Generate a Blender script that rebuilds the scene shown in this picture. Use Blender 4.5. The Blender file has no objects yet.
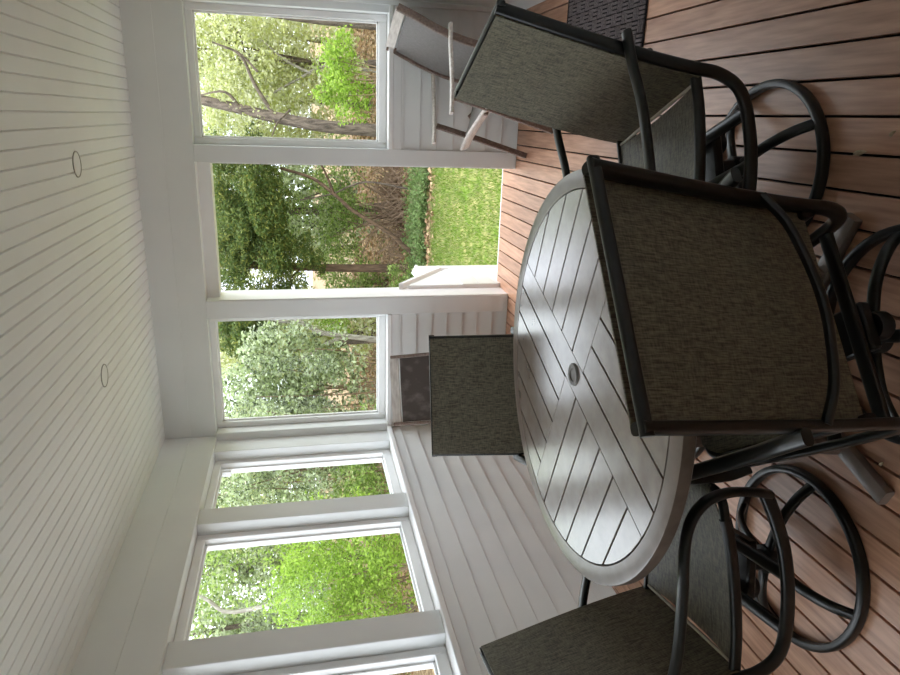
import bpy, bmesh, math, random
import numpy as np
from mathutils import Vector, Matrix
PI = math.pi
R = math.radians
scn = bpy.context.scene
COL = scn.collection
rng = np.random.default_rng(7)
random.seed(7)

# ------------------------------------------------------------------ object helpers
def link(name, me, mat=None, parent=None, smooth=False):
    o = bpy.data.objects.new(name, me)
    COL.objects.link(o)
    if mat is not None and len(me.materials) == 0:
        me.materials.append(mat)
    if parent is not None:
        o.parent = parent
    if smooth:
        me.polygons.foreach_set('use_smooth', [True] * len(me.polygons))
    return o

def obj(name, bm, mat=None, parent=None, smooth=False, sharp=None):
    me = bpy.data.meshes.new(name)
    bmesh.ops.recalc_face_normals(bm, faces=bm.faces)
    bm.to_mesh(me)
    bm.free()
    o = link(name, me, mat, parent, smooth)
    if smooth:
        me.set_sharp_from_angle(angle=R(sharp or 40))
    return o

def tag(o, label, cat, group=None, kind=None):
    o['label'] = label
    o['category'] = cat
    if group: o['group'] = group
    if kind: o['kind'] = kind
    return o

def empty(name, loc, rz=0.0):
    o = bpy.data.objects.new(name, None)
    COL.objects.link(o)
    o.empty_display_size = 0.1
    o.location = loc
    o.rotation_euler = (0, 0, rz)
    return o

def struct(o):
    o['kind'] = 'structure'
    return o

def copy_tree(o, parent=None):
    c = o.copy()
    COL.objects.link(c)
    if parent is not None:
        c.parent = parent
    for ch in list(o.children):
        copy_tree(ch, c)
    return c

# ------------------------------------------------------------------ mesh helpers
def box(bm, x0, x1, y0, y1, z0, z1, bev=0.0):
    vs = [bm.verts.new(p) for p in ((x0,y0,z0),(x1,y0,z0),(x1,y1,z0),(x0,y1,z0),(x0,y0,z1),(x1,y0,z1),(x1,y1,z1),(x0,y1,z1))]
    fs = [bm.faces.new([vs[i] for i in f]) for f in ((3,2,1,0),(4,5,6,7),(0,1,5,4),(1,2,6,5),(2,3,7,6),(3,0,4,7))]
    if bev > 0:
        es = set(e for f in fs for e in f.edges)
        bmesh.ops.bevel(bm, geom=list(es), offset=bev, segments=1, affect='EDGES', profile=0.5)

def prism(bm, poly, z0, z1, bev=0.0):
    """extrude polygon in xy from z0 to z1"""
    a = [bm.verts.new((p[0], p[1], z0)) for p in poly]
    b = [bm.verts.new((p[0], p[1], z1)) for p in poly]
    n = len(poly)
    bm.faces.new(list(reversed(a)))
    top = bm.faces.new(b)
    for i in range(n):
        bm.faces.new((a[i], a[(i+1) % n], b[(i+1) % n], b[i]))
    if bev > 0:
        bmesh.ops.bevel(bm, geom=list(top.edges), offset=bev, segments=2, affect='EDGES', profile=0.5)

def extrude_profile(bm, prof, axis, a0, a1):
    """profile: list of (p, z); axis 'x' -> profile is (y,z) swept along x; 'y' -> (x,z) swept along y"""
    def P(q, t):
        return (t, q[0], q[1]) if axis == 'x' else (q[0], t, q[1])
    a = [bm.verts.new(P(q, a0)) for q in prof]
    b = [bm.verts.new(P(q, a1)) for q in prof]
    n = len(prof)
    bm.faces.new(a); bm.faces.new(list(reversed(b)))
    for i in range(n):
        bm.faces.new((a[i], b[i], b[(i+1) % n], a[(i+1) % n]))

def catmull(pts, seg=6, closed=False):
    pts = [Vector(p) for p in pts]
    n = len(pts)
    out = []
    rngn = n if closed else n - 1
    for i in range(rngn):
        if closed:
            p0, p1, p2, p3 = pts[i-1], pts[i], pts[(i+1) % n], pts[(i+2) % n]
        else:
            p1, p2 = pts[i], pts[i+1]
            p0 = pts[i-1] if i > 0 else p1 * 2 - p2
            p3 = pts[i+2] if i + 2 < n else p2 * 2 - p1
        for k in range(seg):
            t = k / seg
            out.append(0.5 * ((2*p1) + (p2-p0)*t + (2*p0-5*p1+4*p2-p3)*t*t + (3*p1-p0-3*p2+p3)*t**3))
    if not closed:
        out.append(pts[-1])
    return out

def sweep(bm, pts, a, b, side=None, n=12, power=2.0, closed=False, cap=True):
    """sweep a superellipse (half sizes a along the side vector, b across) along pts; a, b may be lists"""
    pts = [Vector(p) for p in pts]
    m = len(pts)
    A = a if isinstance(a, (list, tuple)) else [a] * m
    B = b if isinstance(b, (list, tuple)) else [b] * m
    rings = []
    prev = None
    for i in range(m):
        if closed:
            t = pts[(i+1) % m] - pts[i-1]
        else:
            t = pts[min(i+1, m-1)] - pts[max(i-1, 0)]
        t.normalize()
        if side is not None:
            s = Vector(side)
        else:
            s = prev if prev is not None else (Vector((1, 0, 0)) if abs(t.x) < 0.8 else Vector((0, 1, 0)))
        s = (s - t * s.dot(t)).normalized()
        prev = s
        u = t.cross(s).normalized()
        ring = []
        for k in range(n):
            th = 2 * PI * (k + 0.5) / n
            c, d = math.cos(th), math.sin(th)
            cc = math.copysign(abs(c) ** (2/power), c)
            dd = math.copysign(abs(d) ** (2/power), d)
            ring.append(bm.verts.new(pts[i] + s * (A[i] * cc) + u * (B[i] * dd)))
        rings.append(ring)
    for i in range(m if closed else m - 1):
        r0, r1 = rings[i], rings[(i+1) % m]
        for k in range(n):
            bm.faces.new((r0[k], r0[(k+1) % n], r1[(k+1) % n], r1[k]))
    if cap and not closed:
        bm.faces.new(list(reversed(rings[0])))
        bm.faces.new(rings[-1])

def lathe(bm, prof, n=32, center=(0, 0, 0)):
    c = Vector(center)
    rings = []
    for r, z in prof:
        if r < 1e-6:
            rings.append([bm.verts.new(c + Vector((0, 0, z)))])
        else:
            rings.append([bm.verts.new(c + Vector((r*math.cos(2*PI*k/n), r*math.sin(2*PI*k/n), z))) for k in range(n)])
    for i in range(len(rings) - 1):
        a, b = rings[i], rings[i+1]
        for k in range(n):
            if len(a) == 1 and len(b) == 1: continue
            if len(a) == 1: bm.faces.new((a[0], b[k], b[(k+1) % n]))
            elif len(b) == 1: bm.faces.new((a[k], a[(k+1) % n], b[0]))
            else: bm.faces.new((a[k], a[(k+1) % n], b[(k+1) % n], b[k]))

def sheet(bm, fn, nu, nv, th):
    """closed slab: surface fn(u,v) thickened by th against its normal"""
    P = [[Vector(fn(i/nu, j/nv)) for j in range(nv+1)] for i in range(nu+1)]
    def nrm(i, j):
        du = P[min(i+1, nu)][j] - P[max(i-1, 0)][j]
        dv = P[i][min(j+1, nv)] - P[i][max(j-1, 0)]
        return du.cross(dv).normalized()
    T = [[bm.verts.new(P[i][j]) for j in range(nv+1)] for i in range(nu+1)]
    Bt = [[bm.verts.new(P[i][j] - nrm(i, j) * th) for j in range(nv+1)] for i in range(nu+1)]
    for i in range(nu):
        for j in range(nv):
            bm.faces.new((T[i][j], T[i+1][j], T[i+1][j+1], T[i][j+1]))
            bm.faces.new((Bt[i][j+1], Bt[i+1][j+1], Bt[i+1][j], Bt[i][j]))
    for i in range(nu):
        bm.faces.new((T[i][0], Bt[i][0], Bt[i+1][0], T[i+1][0]))
        bm.faces.new((T[i+1][nv], Bt[i+1][nv], Bt[i][nv], T[i][nv]))
    for j in range(nv):
        bm.faces.new((T[0][j+1], Bt[0][j+1], Bt[0][j], T[0][j]))
        bm.faces.new((T[nu][j], Bt[nu][j], Bt[nu][j+1], T[nu][j+1]))

# ------------------------------------------------------------------ materials
def srgb(r, g, b):
    f = lambda c: (c/255)/12.92 if c/255 <= 0.04045 else (((c/255)+0.055)/1.055)**2.4
    return (f(r), f(g), f(b), 1)

def newmat(name):
    m = bpy.data.materials.new(name)
    m.use_nodes = True
    nt = m.node_tree
    b = nt.nodes['Principled BSDF']
    return m, nt, b

def noise_mat(name, c0, c1, scale=(1, 1, 1), nscale=6.0, rough=0.5, detail=4, bump=0.0, island=0.0, spec=0.5, coord='Object', lo=0.35, hi=0.65, rot=(0, 0, 0), coat=0.0):
    m, nt, b = newmat(name)
    N, L = nt.nodes, nt.links
    tc = N.new('ShaderNodeTexCoord')
    mp = N.new('ShaderNodeMapping'); mp.inputs['Scale'].default_value = scale
    mp.inputs['Rotation'].default_value = rot
    nz = N.new('ShaderNodeTexNoise'); nz.inputs['Scale'].default_value = nscale; nz.inputs['Detail'].default_value = detail
    rp = N.new('ShaderNodeValToRGB')
    rp.color_ramp.elements[0].color = c0; rp.color_ramp.elements[1].color = c1
    rp.color_ramp.elements[0].position = lo; rp.color_ramp.elements[1].position = hi
    L.new(tc.outputs[coord], mp.inputs['Vector'])
    L.new(mp.outputs['Vector'], nz.inputs['Vector'])
    L.new(nz.outputs['Fac'], rp.inputs['Fac'])
    col = rp.outputs['Color']
    if island > 0:
        g = N.new('ShaderNodeNewGeometry')
        hs = N.new('ShaderNodeHueSaturation')
        mr = N.new('ShaderNodeMapRange')
        mr.inputs['To Min'].default_value = 1 - island; mr.inputs['To Max'].default_value = 1 + island
        L.new(g.outputs['Random Per Island'], mr.inputs['Value'])
        L.new(mr.outputs['Result'], hs.inputs['Value'])
        L.new(col, hs.inputs['Color'])
        # offset the grain per board too
        ad = N.new('ShaderNodeVectorMath'); ad.operation = 'ADD'
        ml = N.new('ShaderNodeMath'); ml.operation = 'MULTIPLY'; ml.inputs[1].default_value = 37.0
        L.new(g.outputs['Random Per Island'], ml.inputs[0])
        L.new(mp.outputs['Vector'], ad.inputs[0]); L.new(ml.outputs[0], ad.inputs[1])
        L.new(ad.outputs[0], nz.inputs['Vector'])
        col = hs.outputs['Color']
    L.new(col, b.inputs['Base Color'])
    b.inputs['Roughness'].default_value = rough
    b.inputs['Specular IOR Level'].default_value = spec
    if coat:
        b.inputs['Coat Weight'].default_value = coat; b.inputs['Coat Roughness'].default_value = 0.2 if coat > 0.3 else 0.34; b.inputs['Coat IOR'].default_value = 1.6
    if bump > 0:
        bp = N.new('ShaderNodeBump'); bp.inputs['Strength'].default_value = bump; bp.inputs['Distance'].default_value = 0.002
        L.new(nz.outputs['Fac'], bp.inputs['Height']); L.new(bp.outputs['Normal'], b.inputs['Normal'])
    return m

def leaf_mat(name, stops, trans=0.45, rough=0.55):
    """leaf colours picked at random per leaf from a ramp of stops; light passes through the blade"""
    m = bpy.data.materials.new(name); m.use_nodes = True
    nt = m.node_tree; N, L = nt.nodes, nt.links
    N.clear()
    out = N.new('ShaderNodeOutputMaterial')
    g = N.new('ShaderNodeNewGeometry')
    rp = N.new('ShaderNodeValToRGB')
    e = rp.color_ramp.elements
    e[0].position = 0; e[0].color = stops[0]
    e[1].position = 1; e[1].color = stops[-1]
    for i, s in enumerate(stops[1:-1]):
        k = e.new((i+1)/(len(stops)-1)); k.color = s
    L.new(g.outputs['Random Per Island'], rp.inputs['Fac'])
    d = N.new('ShaderNodeBsdfPrincipled'); d.inputs['Roughness'].default_value = rough
    d.inputs['Specular IOR Level'].default_value = 0.3
    t = N.new('ShaderNodeBsdfTranslucent')
    mx = N.new('ShaderNodeMixShader'); mx.inputs[0].default_value = trans
    L.new(rp.outputs['Color'], d.inputs['Base Color']); L.new(rp.outputs['Color'], t.inputs['Color'])
    L.new(d.outputs[0], mx.inputs[1]); L.new(t.outputs[0], mx.inputs[2]); L.new(mx.outputs[0], out.inputs[0])
    return m

M = {}
M['paint'] = noise_mat('white_paint', srgb(226, 228, 228), srgb(231, 233, 233), nscale=2, rough=0.45)
M['siding'] = noise_mat('grey_white_siding', srgb(224, 226, 226), srgb(230, 232, 231), nscale=3, rough=0.5)
M['ceiling'] = noise_mat('ceiling_paint', srgb(232, 233, 232), srgb(237, 238, 237), nscale=2, rough=0.5)
M['frame_white'] = noise_mat('window_white', srgb(236, 236, 236), srgb(242, 242, 242), nscale=4, rough=0.35)
M['deck'] = noise_mat('deck_wood', srgb(160, 115, 90), srgb(200, 155, 126), scale=(30, 2.2, 10), nscale=2.0, rough=0.38, spec=0.5, coat=0.15, island=0.19, detail=6, bump=0.08, lo=0.3, hi=0.7)
M['dark_void'] = noise_mat('dark_subfloor', srgb(22, 18, 15), srgb(30, 25, 20), rough=0.9)
M['frame'] = noise_mat('dark_powder_coat', srgb(20, 20, 18), srgb(28, 28, 25), nscale=40, rough=0.28, bump=0.04, spec=0.42)
M['hub_black'] = noise_mat('black_plastic', srgb(18, 18, 18), srgb(26, 26, 25), nscale=20, rough=0.5)
M['table'] = noise_mat('weathered_taupe_wood', srgb(116, 103, 94), srgb(138, 125, 116), scale=(3, 3, 3), nscale=5.0, rough=0.22, island=0.05, detail=8, lo=0.3, hi=0.7, coat=0.75)
M['table_edge'] = noise_mat('taupe_rim', srgb(108, 94, 84), srgb(128, 114, 104), scale=(3, 3, 3), nscale=6.0, rough=0.3, detail=8, lo=0.3, hi=0.7, coat=0.25)
M['table_side'] = noise_mat('brown_rim_side', srgb(80, 67, 57), srgb(98, 84, 73), scale=(3, 3, 3), nscale=6.0, rough=0.45, detail=6, spec=0.3)
M['hub_grey'] = noise_mat('grey_plastic', srgb(112, 108, 104), srgb(124, 120, 116), nscale=20, rough=0.4)
M['gap_strip'] = noise_mat('pale_sling_rod', srgb(176, 168, 152), srgb(196, 188, 172), nscale=30, rough=0.5)
M['wood'] = noise_mat('weathered_brown_wood', srgb(98, 78, 68), srgb(136, 116, 105), scale=(6, 30, 30), nscale=2.5, rough=0.5, detail=6, bump=0.1, lo=0.3, hi=0.7)
M['wood_pale'] = noise_mat('pale_wood', srgb(190, 180, 174), srgb(226, 220, 214), scale=(6, 30, 30), nscale=2.5, rough=0.5, detail=6, lo=0.3, hi=0.7)  # lighter wood for the armrests, seat front and top rail
M['sling_grey'] = noise_mat('grey_sling', srgb(104, 100, 98), srgb(134, 130, 128), scale=(200, 60, 60), nscale=1.0, rough=0.6, lo=0.2, hi=0.8)
M['sling_brown'] = noise_mat('brown_mottled_sling', srgb(72, 62, 58), srgb(128, 118, 114), scale=(14, 14, 8), nscale=1.0, rough=0.6, detail=6, lo=0.5, hi=0.85)  # dark brown with scattered lighter patches
M['mat_base'] = noise_mat('dark_mat_backing', srgb(34, 31, 32), srgb(48, 44, 45), scale=(100, 100, 100), nscale=1.5, rough=0.95, spec=0.1)
M['mat_dark'] = noise_mat('dark_mat_fibre', srgb(86, 79, 80), srgb(122, 113, 114), scale=(100, 100, 100), nscale=1.5, rough=0.95, spec=0.1)
M['leaf_dry'] = noise_mat('dry_leaf', srgb(170, 150, 120), srgb(206, 188, 160), nscale=60, rough=0.8)
M['chrome'] = noise_mat('dull_metal', srgb(150, 150, 148), srgb(170, 170, 168), nscale=20, rough=0.3)
M['trim_line'] = noise_mat('light_trim_grey', srgb(158, 156, 150), srgb(170, 168, 162), nscale=20, rough=0.5)

def weave_mat():
    m, nt, b = newmat('olive_brown_sling'); N, L = nt.nodes, nt.links
    tc = N.new('ShaderNodeTexCoord')
    mp = N.new('ShaderNodeMapping'); mp.inputs['Scale'].default_value = (330, 34, 34)
    nz = N.new('ShaderNodeTexNoise'); nz.inputs['Scale'].default_value = 1.0; nz.inputs['Detail'].default_value = 2
    mp2 = N.new('ShaderNodeMapping'); mp2.inputs['Scale'].default_value = (60, 230, 230)
    n2 = N.new('ShaderNodeTexNoise'); n2.inputs['Scale'].default_value = 1.0; n2.inputs['Detail'].default_value = 2
    L.new(tc.outputs['Object'], mp.inputs[0]); L.new(mp.outputs[0], nz.inputs['Vector'])
    L.new(tc.outputs['Object'], mp2.inputs[0]); L.new(mp2.outputs[0], n2.inputs['Vector'])
    mx = N.new('ShaderNodeMath'); mx.operation = 'MULTIPLY_ADD'; mx.inputs[1].default_value = 0.65
    ml = N.new('ShaderNodeMath'); ml.operation = 'MULTIPLY'; ml.inputs[1].default_value = 0.35
    L.new(n2.outputs['Fac'], ml.inputs[0]); L.new(nz.outputs['Fac'], mx.inputs[0]); L.new(ml.outputs[0], mx.inputs[2])
    rp = N.new('ShaderNodeValToRGB'); e = rp.color_ramp.elements
    e[0].position = 0.36; e[0].color = srgb(58, 52, 39); e[1].position = 0.64; e[1].color = srgb(124, 117, 98)
    L.new(mx.outputs[0], rp.inputs['Fac']); L.new(rp.outputs['Color'], b.inputs['Base Color'])
    b.inputs['Roughness'].default_value = 0.52
    bp = N.new('ShaderNodeBump'); bp.inputs['Strength'].default_value = 0.15; bp.inputs['Distance'].default_value = 0.001
    L.new(mx.outputs[0], bp.inputs['Height']); L.new(bp.outputs['Normal'], b.inputs['Normal'])
    return m
M['sling'] = weave_mat()

def glass_mat():
    m = bpy.data.materials.new('clear_pane'); m.use_nodes = True
    nt = m.node_tree; N, L = nt.nodes, nt.links; N.clear()
    out = N.new('ShaderNodeOutputMaterial'); t = N.new('ShaderNodeBsdfTransparent'); g = N.new('ShaderNodeBsdfGlossy')
    g.inputs['Roughness'].default_value = 0.02
    t.inputs['Color'].default_value = (0.97, 0.98, 0.97, 1)
    lw = N.new('ShaderNodeLayerWeight'); lw.inputs['Blend'].default_value = 0.5
    pw_ = N.new('ShaderNodeMath'); pw_.operation = 'POWER'; pw_.inputs[1].default_value = 5.0
    sc_ = N.new('ShaderNodeMath'); sc_.operation = 'MULTIPLY_ADD'; sc_.inputs[1].default_value = 0.12; sc_.inputs[2].default_value = 0.006
    L.new(lw.outputs['Facing'], pw_.inputs[0]); L.new(pw_.outputs[0], sc_.inputs[0])
    mx = N.new('ShaderNodeMixShader')
    L.new(sc_.outputs[0], mx.inputs[0]); L.new(t.outputs[0], mx.inputs[1]); L.new(g.outputs[0], mx.inputs[2]); L.new(mx.outputs[0], out.inputs[0])
    return m
M['glass'] = glass_mat()
M['bark'] = noise_mat('grey_brown_bark', srgb(70, 60, 52), srgb(124, 110, 98), scale=(14, 14, 3), nscale=2.0, rough=0.9, detail=6, bump=0.6)
M['bark_brown'] = noise_mat('brown_bark', srgb(70, 54, 40), srgb(112, 90, 70), scale=(14, 14, 3), nscale=2.0, rough=0.9, detail=6, bump=0.6)
M['bark_pale'] = noise_mat('pale_bark', srgb(124, 116, 104), srgb(176, 170, 158), scale=(14, 14, 3), nscale=2.0, rough=0.9, detail=6, bump=0.4)
M['twig'] = noise_mat('twig_brown', srgb(103, 82, 64), srgb(158, 135, 112), nscale=3, rough=0.9)
M['litter'] = noise_mat('leaf_litter', srgb(102, 82, 61), srgb(170, 146, 114), nscale=9, rough=0.95, detail=10, bump=0.5, spec=0.1)
M['lawn'] = noise_mat('lawn_soil', srgb(98, 124, 45), srgb(158, 151, 100), nscale=4, rough=0.95, detail=10, spec=0.1)
M['bounce_ground'] = noise_mat('pale_bounce_ground', srgb(150, 148, 140), srgb(176, 174, 168), nscale=7, rough=0.95, detail=10, spec=0.1)  # for the added ground outside the side windows, kept pale to bounce light
M['grass'] = leaf_mat('grass_blades', [srgb(103, 127, 45), srgb(122, 149, 55), srgb(139, 162, 78), srgb(168, 171, 122), srgb(108, 138, 48), srgb(163, 160, 109)])
M['ivy'] = leaf_mat('ground_cover', [srgb(98, 122, 66), srgb(132, 156, 92), srgb(156, 180, 118), srgb(108, 134, 82), srgb(146, 146, 104)])
M['ever'] = leaf_mat('dark_evergreen', [srgb(64, 84, 42), srgb(98, 116, 56), srgb(82, 106, 52), srgb(142, 144, 68), srgb(68, 90, 46), srgb(116, 126, 66)], trans=0.3)
M['pale'] = leaf_mat('pale_green_leaves', [srgb(208, 210, 150), srgb(178, 186, 106), srgb(228, 230, 190), srgb(150, 158, 84), srgb(238, 238, 214), srgb(190, 196, 110)], trans=0.45)
M['silver'] = leaf_mat('silver_green_leaves', [srgb(84, 98, 58), srgb(186, 200, 150), srgb(222, 230, 200), srgb(72, 86, 48), srgb(204, 216, 172), srgb(140, 158, 92)], trans=0.4)
M['bright'] = leaf_mat('bright_spring_leaves', [srgb(116, 146, 48), srgb(150, 184, 66), srgb(178, 204, 96), srgb(98, 124, 44), srgb(166, 192, 84)], trans=0.5)
M['mid'] = leaf_mat('mid_green_leaves', [srgb(100, 128, 58), srgb(138, 166, 76), srgb(172, 192, 112), srgb(84, 108, 48), srgb(188, 200, 136)], trans=0.45)

# ------------------------------------------------------------------ camera
f_px, yaw, pit, rol = 677.03, R(18.2736), R(12.2359), R(-2.0189)
CAM = Vector((2.3155, -4.8545, 1.55))
fw = Vector((-math.sin(yaw)*math.cos(pit), math.cos(yaw)*math.cos(pit), -math.sin(pit)))
rt0 = Vector((math.cos(yaw), math.sin(yaw), 0)); up0 = rt0.cross(fw)
rt = rt0*math.cos(rol) + up0*math.sin(rol)
up = -rt0*math.sin(rol) + up0*math.cos(rol)
cd = bpy.data.cameras.new('camera'); cam = bpy.data.objects.new('camera', cd); COL.objects.link(cam)
cd.sensor_fit = 'HORIZONTAL'; cd.sensor_width = 36; cd.lens = f_px/900*36; cd.clip_end = 200; cd.clip_start = 0.02
# the phone was held upright by a quarter turn: the frame's right edge points to the floor
mx = Matrix(((-up.x, rt.x, -fw.x, CAM.x), (-up.y, rt.y, -fw.y, CAM.y), (-up.z, rt.z, -fw.z, CAM.z), (0, 0, 0, 1)))
cam.matrix_world = mx
scn.camera = cam

# ------------------------------------------------------------------ dimensions of the porch
H, HB, HS = 2.57, 2.208, 0.93        # ceiling, underside of header, sill
XR = 3.04                            # house wall on the right
YB = -6.3                            # rear wall
WT = 0.17                            # wall thickness
LX = -0.03                           # face of the posts on the left wall
POSTS_L = [(-0.20, 0.0), (-1.135, -0.966), (-2.268, -2.10), (-3.41, -3.24), (-4.573, -4.402), (-5.709, -5.538)]
DX0, DX1 = 1.047, 1.995              # doorway

# floor: boards run towards the back wall
bm = bmesh.new()
pit_b = 0.1022; x0 = 0.0108 - pit_b*2
x = x0
while x < XR + 0.25:
    box(bm, x + 0.0038, x + pit_b - 0.0038, YB - 0.2, 0.30, -0.024, 0.0, 0.0016)
    x += pit_b
struct(obj('floor', bm, M['deck']))
bm = bmesh.new()
box(bm, -0.25, XR + 0.2, YB - 0.2, 0.28, -0.30, -0.03)
struct(obj('floor_joists', bm, M['dark_void']))
bm = bmesh.new()
box(bm, -0.22, XR + 0.2, 0.30, 0.325, -0.32, -0.002, 0.002)
struct(obj('trim_1', bm, M['frame_white']))

# ceiling: narrow beadboard strips
bm = bmesh.new()
pc = 0.0673; x = -0.20
while x < XR + 0.15:
    w0, w1, z0 = x, x + pc, H
    prof = [(w0, z0 + 0.02), (w0, z0 + 0.009), (w0 + 0.005, z0), (w1 - 0.005, z0), (w1, z0 + 0.009), (w1, z0 + 0.02)]
    extrude_profile(bm, prof, 'y', YB - 0.2, 0.18)
    x += pc
box(bm, -0.3, XR + 0.3, YB - 0.3, 0.4, H + 0.02, H + 0.14)
struct(obj('ceiling', bm, M['ceiling']))

def siding(bm, axis, face, a0, a1, z0, z1, out, first=0.0, pitch=0.118, lap=0.017):
    """lapped boards; axis 'x': wall along x at y=face, out=+1/-1 is the sign of the side they show on"""
    z = z0 + first
    if first > 0:
        z = z0 - (pitch - first)
    while z < z1 - 1e-4:
        zt = min(z + pitch, z1); zb = max(z, z0)
        prof = [(face - out*0.03, zb), (face - out*0.0015, zb), (face + out*0.0, zb + 0.002), (face - out*lap*(zt - zb)/pitch, zt), (face - out*0.03, zt)]
        extrude_profile(bm, prof, axis, a0, a1)
        z += pitch

# knee walls
bm = bmesh.new()
siding(bm, 'x', -0.016, 2.105, XR, 0.0, HS - 0.09, -1)
siding(bm, 'x', -0.016, 0.0, 0.917, 0.0, HS - 0.09, -1)
box(bm, 2.105, XR, 0.0015, 0.15, 0, HS - 0.03)
box(bm, -0.2, 0.917, 0.0015, 0.15, 0, HS - 0.03)
struct(obj('wall_back', bm, M['siding']))
bm = bmesh.new()
siding(bm, 'y', -0.008, YB, 0.0, 0.0, HS - 0.03, 1)
box(bm, -0.20, -0.026, YB, 0.0, 0, HS - 0.03)
siding(bm, 'y', -0.008, YB, -5.71, HS + 0.001, HB - 0.001, 1)
box(bm, -0.20, -0.026, YB, -5.71, HS + 0.001, HB - 0.001)
struct(obj('wall_left', bm, M['siding']))
bm = bmesh.new()
siding(bm, 'y', XR - 0.0, YB, -0.74, 0.0, H, -1)
siding(bm, 'y', XR - 0.0, -0.66, 0.0, 2.13, H, -1)
siding(bm, 'y', XR - 0.0, -0.66, 0.0, 0.0, 2.13, -1)
siding(bm, 'y', XR - 0.0, -0.74, -0.66, 2.13, H, -1)
box(bm, XR + 0.018, XR + 0.2, YB, 0.15, 0, H)
struct(obj('wall_right', bm, M['siding']))
bm = bmesh.new()
siding(bm, 'x', YB, -0.2, XR, 0.0, H, 1)
box(bm, -0.2, XR + 0.2, YB - 0.2, YB - 0.018, 0, H)
struct(obj('wall_rear', bm, M['siding']))
# frieze boards under the back sills
bm = bmesh.new()
box(bm, 2.105, XR, -0.019, 0.0, HS - 0.09, HS - 0.03, 0.002)
box(bm, 0.0, 0.917, -0.019, 0.0, HS - 0.09, HS - 0.03, 0.002)
struct(obj('trim_2', bm, M['paint']))
# posts of the back wall
def post_back(x0, x1, z0, name):
    bm = bmesh.new(); box(bm, x0, x1, -0.022, 0.15, z0, HB, 0.003)
    struct(obj(name, bm, M['paint']))
post_back(-0.20, 0.03, HS, 'trim_3')
post_back(0.917, DX0, 0.0, 'trim_4')
post_back(DX1, 2.105, 0.0, 'trim_5')
post_back(2.965, XR, HS, 'trim_6')
for i, (ya, yb) in enumerate(POSTS_L):
    bm = bmesh.new(); box(bm, -WT - 0.03, LX, ya, yb, HS, HB, 0.003)
    struct(obj('trim_%d' % (7 + i), bm, M['paint']))
bm = bmesh.new(); box(bm, XR - 0.03, XR, -0.045, -0.012, 0, HB, 0.002)
struct(obj('trim_19', bm, M['paint']))
# headers: two boards with a small step between
bm = bmesh.new()
box(bm, 0.003, XR, -0.004, 0.15, 2.39, H + 0.01, 0.002); box(bm, -0.001, XR, 0.0, 0.15, HB, 2.392, 0.0025); box(bm, -0.2, 0.01, 0.005, 0.15, HB - 0.01, H + 0.01)
struct(obj('trim_14', bm, M['paint']))
bm = bmesh.new()
box(bm, -0.2, 0.004, YB, -0.0045, 2.39, H + 0.01, 0.002); box(bm, -0.2, 0.0, YB, 0.0, HB, 2.392, 0.0025)
struct(obj('trim_15', bm, M['paint']))
# sills
bm = bmesh.new(); box(bm, -0.22, 0.012, YB, 0.0, HS - 0.032, HS, 0.004)
struct(obj('trim_16', bm, M['frame_white']))
bm = bmesh.new()
box(bm, 0.0125, 0.917, -0.03, 0.16, HS - 0.032, HS, 0.004); box(bm, 2.105, XR - 0.001, -0.03, 0.16, HS - 0.032, HS, 0.004)
struct(obj('trim_17', bm, M['frame_white']))
# doorway lining: bright jambs and head on the outer side
bm = bmesh.new()
box(bm, DX0 - 0.03, DX0 + 0.004, 0.151, 0.26, 0.0, HB - 0.02, 0.002); box(bm, DX0 + 0.0005, DX0 + 0.007, -0.016, 0.262, 0.0, HB - 0.086, 0.002)
box(bm, DX1 - 0.004, DX1 + 0.03, 0.151, 0.24, 0.0, HB - 0.02, 0.002); box(bm, DX1 - 0.007, DX1 - 0.0005, -0.016, 0.242, 0.0, HB - 0.086, 0.002)
box(bm, DX0 - 0.03, DX1 + 0.03, 0.10, 0.22, HB - 0.085, HB + 0.02, 0.002)
struct(obj('door_1', bm, M['frame_white']))

# windows
def window(idx, axis, a0, a1, d0, d1, fr=0.042):
    """frame filling [a0,a1] x [HS,HB], depth d0..d1 measured along the wall normal coordinate"""
    lo, hi = HS + 0.001, HB - 0.001
    bm = bmesh.new()
    def bx(p0, p1, q0, q1, z0, z1, bev=0.003):
        if axis == 'x': box(bm, p0, p1, q0, q1, z0, z1, bev)
        else: box(bm, q0, q1, p0, p1, z0, z1, bev)
    bx(a0, a0 + fr, d0, d1, lo, hi); bx(a1 - fr, a1, d0, d1, lo, hi)
    bx(a0 + fr, a1 - fr, d0, d1, lo, lo + fr + 0.012); bx(a0 + fr, a1 - fr, d0, d1, hi - fr, hi)
    # inner stop bead
    dm = d0 + (d1 - d0)*0.45; s = 0.012
    dn = dm + math.copysign(0.018, d1 - d0)
    bx(a0 + fr, a0 + fr + s, dm, dn, lo + fr, hi - fr, 0.002); bx(a1 - fr - s, a1 - fr, dm, dn, lo + fr, hi - fr, 0.002)
    bx(a0 + fr, a1 - fr, dm, dn, lo + fr + 0.012, lo + fr + 0.024, 0.002); bx(a0 + fr, a1 - fr, dm, dn, hi - fr - s, hi - fr, 0.002)
    o = struct(obj('window_%d' % idx, bm, M['frame_white']))
    bm = bmesh.new()
    dp = (dm + dn)/2
    bx(a0 + fr + 0.004, a1 - fr - 0.004, dp - 0.0015, dp + 0.0015, lo + fr, hi - fr - 0.002, 0)
    obj('pane', bm, M['glass'], o)
    return o
window(1, 'x', 2.106, 2.964, 0.075, 0.135)
window(2, 'x', 0.031, 0.916, 0.075, 0.135)
for k in range(len(POSTS_L) - 1):
    window(3 + k, 'y', POSTS_L[k+1][1] + 0.001, POSTS_L[k][0] - 0.001, -0.105, -0.19, 0.046)
bm = bmesh.new(); box(bm, -0.178, -0.14, -0.31, -0.285, HB - 0.12, HB - 0.045, 0.002)
struct(obj('trim_18', bm, M['frame_white']))

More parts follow.
